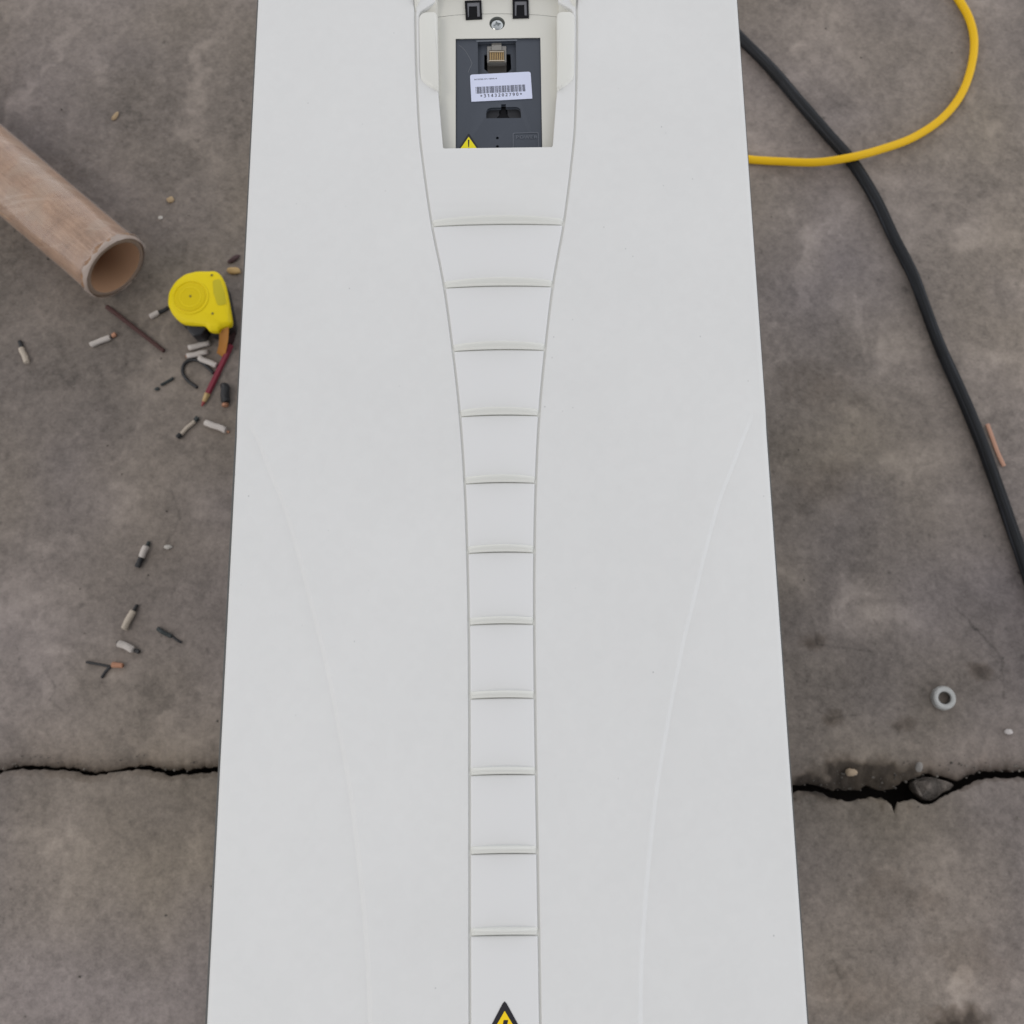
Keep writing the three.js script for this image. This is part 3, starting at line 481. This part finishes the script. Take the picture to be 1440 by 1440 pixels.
{
  const [o, c] = tubeThing('wire_loop', 'black wire bent into an open loop left of the red pencil', 'wire', [[-.3608, -.2706], [-.3722, -.2795], [-.3786, -.2892], [-.3775, -.2998], [-.3695, -.305], [-.3594, -.3031], [-.3506, -.2959], [-.3427, -.2883]], .0019);
  part('wire', new THREE.TubeGeometry(c, 50, .0019, 10), blackIns, o);
}
{ // rusty rod
  const [p, q] = [[-.474, -.3733], [-.4018, -.3158]], b = mix2(p, q, .5), l = ([x, z]) => [x - b[0], z - b[1]];
  const o = thing('rusty_rod', 'thin dark rusty rod on the floor below the cardboard tube end', 'rod', [b[0], 0, b[1]]);
  part('rod', rod(l(p), l(q), .0027, .0024), std(lin(.07, .028, .024), .75), o);
}
// chips, flecks and stones
function pebble(name, label, cat, [x, z], r, sq, mat, turn = 0, y = 0) {
  const g = mergeVertices(new THREE.IcosahedronGeometry(1, 3).deleteAttribute('uv').deleteAttribute('normal'), 1e-4), p = g.attributes.position, k0 = x * 97;
  for (let k = 0; k < p.count; k++) { const X = p.getX(k), Y = p.getY(k), Z = p.getZ(k), f = 1 + .35 * fbm(X * 1.6 + k0, Z * 1.6 + Y * 1.2, 3); p.setXYZ(k, X * f * r * sq[0], Y * f * r * sq[1], Z * f * r * sq[2]); }
  g.computeVertexNormals(); const o = thing(name, label, cat, [x, y, z]); o.rotation.y = turn;
  const m = part('body', g, mat, o); m.position.y = r * sq[1] * .8; return o;
}
const tan = std(lin(.40, .29, .17), .8), tanDark = std(lin(.33, .2, .1), .8), pale = std(lin(.5, .47, .43), .8);
pebble('wood_chip', 'slim tan wood chip on bare concrete above the cardboard tube', 'wood chip', [-.4836, -.6281], .0068, [.42, .3, 1], tan, -.5);
pebble('wood_chip', 'small orange tan wood crumb between the tube and the drive', 'wood chip', [-.4075, -.5125], .0042, [1, .5, 1], tan);
pebble('wood_chip', 'yellow wood chip beside the drive edge, upper right of the tape measure', 'wood chip', [-.3246, -.4175], .0085, [1, .35, .5], std(lin(.45, .3, .13), .8), -.15);
pebble('bark_scrap', 'dark reddish bark scrap beside the drive edge above the yellow chip', 'bark scrap', [-.3253, -.4333], .0085, [1, .3, .34], std(lin(.07, .04, .042), .9), .6);
pebble('pebble', 'tiny pale fleck just right of the half black wire offcut', 'fleck', [-.3828, -.0819], .0036, [1.3, .5, .7], pale);
pebble('pebble', 'tiny pale fleck in the shade between tube and drive', 'fleck', [-.4182, -.4889], .0027, [1, .5, 1], pale);
pebble('pebble', 'tiny dark crumb below the dark wire sliver', 'crumb', [-.408, -.2697], .0028, [1, .5, .8], greenBlack);
pebble('stone', 'small tan stone at the rim of the broken floor joint on the right', 'stone', [.3667, .1723], .0056, [1.1, .6, .75], std(lin(.42, .32, .22), .85), 0, -.003);
pebble('stone', 'small grey stone just above the broken joint on the right', 'stone', [.4391, .1672], .0048, [.9, .6, 1.1], std(lin(.26, .24, .22), .9), 0);
pebble('stone', 'small white stone near the right edge below the steel ring', 'stone', [.5396, .1318], .0038, [1.15, .6, .75], std(lin(.56, .52, .5), .8));
const lumpMap = dataTex(128, 128, (i, j) => { const v = 190 + 90 * fbm(i / 18, j / 18, 4) + 40 * (hash(i, j) - .5); return [v, v * .97, v * .94]; }, true); lumpMap.wrapS = lumpMap.wrapT = THREE.RepeatWrapping; lumpMap.repeat.set(22, 22);
{ // loose lump of concrete stuck in the joint
  const pts = [[.4352, .1817], [.4523, .1782], [.4715, .1835], [.4787, .1865], [.4721, .1923], [.4626, .1959], [.4528, .2023], [.4451, .2037], [.4382, .1978], [.4328, .1904]], b = pts[0], l = pts.map(([x, z]) => [x - b[0], z - b[1]]);
  const o = thing('concrete_fragment', 'loose lump of broken concrete lodged in the floor joint on the right', 'concrete lump', [b[0], -.016, b[1]]);
  const g = slab(roundCorners(l, .003, 3), .0175, .018, .0022), p = g.attributes.position;
  for (let k = 0; k < p.count; k++) p.setY(k, p.getY(k) + (p.getY(k) > .012 ? .008 : 0) * fbm(p.getX(k) * 90 + 4, p.getZ(k) * 90, 3) - .002 - .10 * Math.max(0, p.getX(k) - .02));
  part('body', toCreasedNormals(g, .5), std(lin(.27, .245, .225), .92, { map: lumpMap, bumpMap: lumpMap, bumpScale: .004 }), o);
}
{ // grit along the joint
  const gm = [], g0 = new THREE.IcosahedronGeometry(1, 0); const list = [];
  for (let k = 0; k < 220; k++) { const right = rnd() < .6, x = right ? .31 + .3 * rnd() : -.58 + .27 * rnd(), up = right && x > .33 && x < .5 ? .03 : .012, z = zUp(x) - up * rnd() ** 1.8; list.push([x, z, (.0004 + .0013 * rnd() ** 3)]); }
  for (let k = 0; k < 160; k++) { const s = rnd() < .5 ? -1 : 1; list.push([s * (.27 + .38 * rnd()), -.78 + 1.2 * rnd(), .0003 + .0011 * rnd() ** 3]); }
  const im = new THREE.InstancedMesh(g0, std(0xffffff, .9), list.length), m = new THREE.Matrix4(), q = new THREE.Quaternion();
  list.forEach(([x, z, r], k) => { q.setFromEuler(new THREE.Euler(rnd() * 6, rnd() * 6, rnd() * 6)); const low = z > zLow(x) ? .006 : Math.hypot((x - hollow[0]) / .055, (z - hollow[1]) / .02) < 1 ? -.0045 : -.0006; m.compose(new THREE.Vector3(x, low + r * .6, z), q, new THREE.Vector3(r, r * .7, r * 1.2)); im.setMatrixAt(k, m); const c = .06 + .12 * rnd(); im.setColorAt(k, lin(c * 1.12, c, c * .86)); });
  im.name = 'grit'; im.castShadow = im.receiveShadow = true; im.userData = { kind: 'stuff', label: 'loose grit and dust scattered over the concrete floor', category: 'grit' }; scene.add(im);
}

// ---------- cables, copper strip and steel ring on the right ----------
const rubberMap = dataTex(256, 1024, (i, j) => { const v = 32 + 34 * fbm(i / 40, j / 14, 4) + 70 * Math.max(0, fbm(i / 60 + 4, j / 40, 3) - .05) + 12 * (hash(i, j) - .5); return [v * .97, v, v * 1.07]; }, true);
rubberMap.wrapS = rubberMap.wrapT = THREE.RepeatWrapping; rubberMap.repeat.set(4, 1);
{
  const pts = [[-.272, -1.1554], [-.0597, -1.0707], [.0895, -.9446], [.2058, -.8345], [.2665, -.7725], [.2982, -.7286], [.333, -.6853], [.3732, -.6266], [.4009, -.5868], [.4283, -.5476], [.4516, -.4976], [.4693, -.4476], [.4861, -.4012], [.4963, -.3602], [.5095, -.3091], [.5268, -.2537], [.5428, -.1977], [.5572, -.1396], [.5701, -.0796], [.5825, -.0193], [.5933, .038], [.6024, .0994]];
  const [o, c] = tubeThing('power_cable', 'thick black rubber power cable running down the floor right of the drive', 'cable', pts.map(([x, z], k) => [x, z, .0068 + (k > 9 ? .0006 * Math.sin(k * 2.1) : 0)]), .009);
  const g = new THREE.TubeGeometry(c, 260, .0068, 18), p = g.attributes.position, n = g.attributes.normal;
  for (let k = 0; k < p.count; k++) { const s = Math.floor(k / 19), f = .0005 * fbm(s * .11, (k % 19 % 18) * .9, 3) + .0006 * fbm(s * .06, 7, 2); p.setXYZ(k, p.getX(k) + n.getX(k) * f, Math.max(.0002, p.getY(k) + n.getY(k) * f), p.getZ(k) + n.getZ(k) * f); }
  part('sheath', g, new THREE.MeshPhysicalMaterial({ color: lin(.8, .82, .85), roughness: .65, specularIntensity: .6, map: rubberMap, bumpMap: rubberMap, bumpScale: .001 }), o);
}
{
  const pts = [...[[-.0142, -.7654], [.0475, -.6723], [.1345, -.6063], [.2211, -.5758], [.2643, -.5645], [.2987, -.5563], [.342, -.5509]], ...[[.3824, -.5453]], ...[[.4198, -.5479]], ...[[.4618, -.562]], ...[[.5052, -.5819]], ...[[.544, -.6092], [.5714, -.6426], [.5894, -.6847], [.5964, -.7234], [.5926, -.7544], [.582, -.7817], [.5661, -.8199], [.5303, -.8739]]];
  const [o, c] = tubeThing('yellow_cable', 'bright yellow cable curving over the black cable at upper right', 'cable', pts.map(([x, z], k) => [x, z, [.005, .005, .005, .005, .0052, .0055, .0078, .0145, .0196, .0145, .008, .0060, .0055, .005, .005, .005, .005, .005, .005][k]]), .005);
  part('sheath', new THREE.TubeGeometry(c, 220, .0049, 16), new THREE.MeshPhysicalMaterial({ color: lin(.80, .48, .008), roughness: .5, specularIntensity: .45 }), o);
}
{
  const pts = [[.5558, -.2148], [.5605, -.1984], [.5649, -.1805], [.5696, -.1644]], b = pts[0], o = thing('copper_strip', 'flat strip of bare copper beside the black cable near the right edge', 'copper strip', [b[0], 0, b[1]]);
  const c = new THREE.CatmullRomCurve3(pts.map(([x, z], k) => new THREE.Vector3(x - b[0], [.003, .0015, .0012, .0022][k], z - b[1])));
  const edge = (s, dy) => (j) => { const p = c.getPoint(j / 16), t = c.getTangent(j / 16), n = new THREE.Vector3(-t.z, 0, t.x).normalize(); return [p.x + n.x * s * .0027, p.y + dy, p.z + n.z * s * .0027]; };
  const loop = [edge(-1, 0), edge(-.8, .0006), edge(0, .0009), edge(.8, .0006), edge(1, 0), edge(0, -.0006), edge(-1, 0)];
  part('strip', grid(6, 16, (i, j) => loop[i](j)), std(lin(.47, .26, .18), .5, { metalness: .35 }), o);
}
{
  const [x, z] = [.4724, .0952], o = thing('steel_ring', 'thick grey steel washer ring lying on the floor right of the drive', 'washer', [x, 0, z]);
  const zinc = std(lin(.52, .52, .5), .45, { metalness: .55, bumpMap: floorBump, bumpScale: .0004 });
  part('ring', new THREE.LatheGeometry([[.0066, .0003], [.0066, .0062], [.0074, .0072], [.0100, .0076], [.0118, .0070], [.0128, .0052], [.0131, .0012], [.0127, .0003], [.0066, .0003]].map(([a, b]) => new THREE.Vector2(a, b)), 48), zinc, o);
  part('thread', new THREE.LatheGeometry(Array.from({ length: 11 }, (_, k) => new THREE.Vector2(.0060 + (k % 2) * .0005, .0004 + k * .00058)), 32), std(lin(.24, .23, .21), .5, { metalness: .5 }), o);
}
renderer.render(scene, camera);
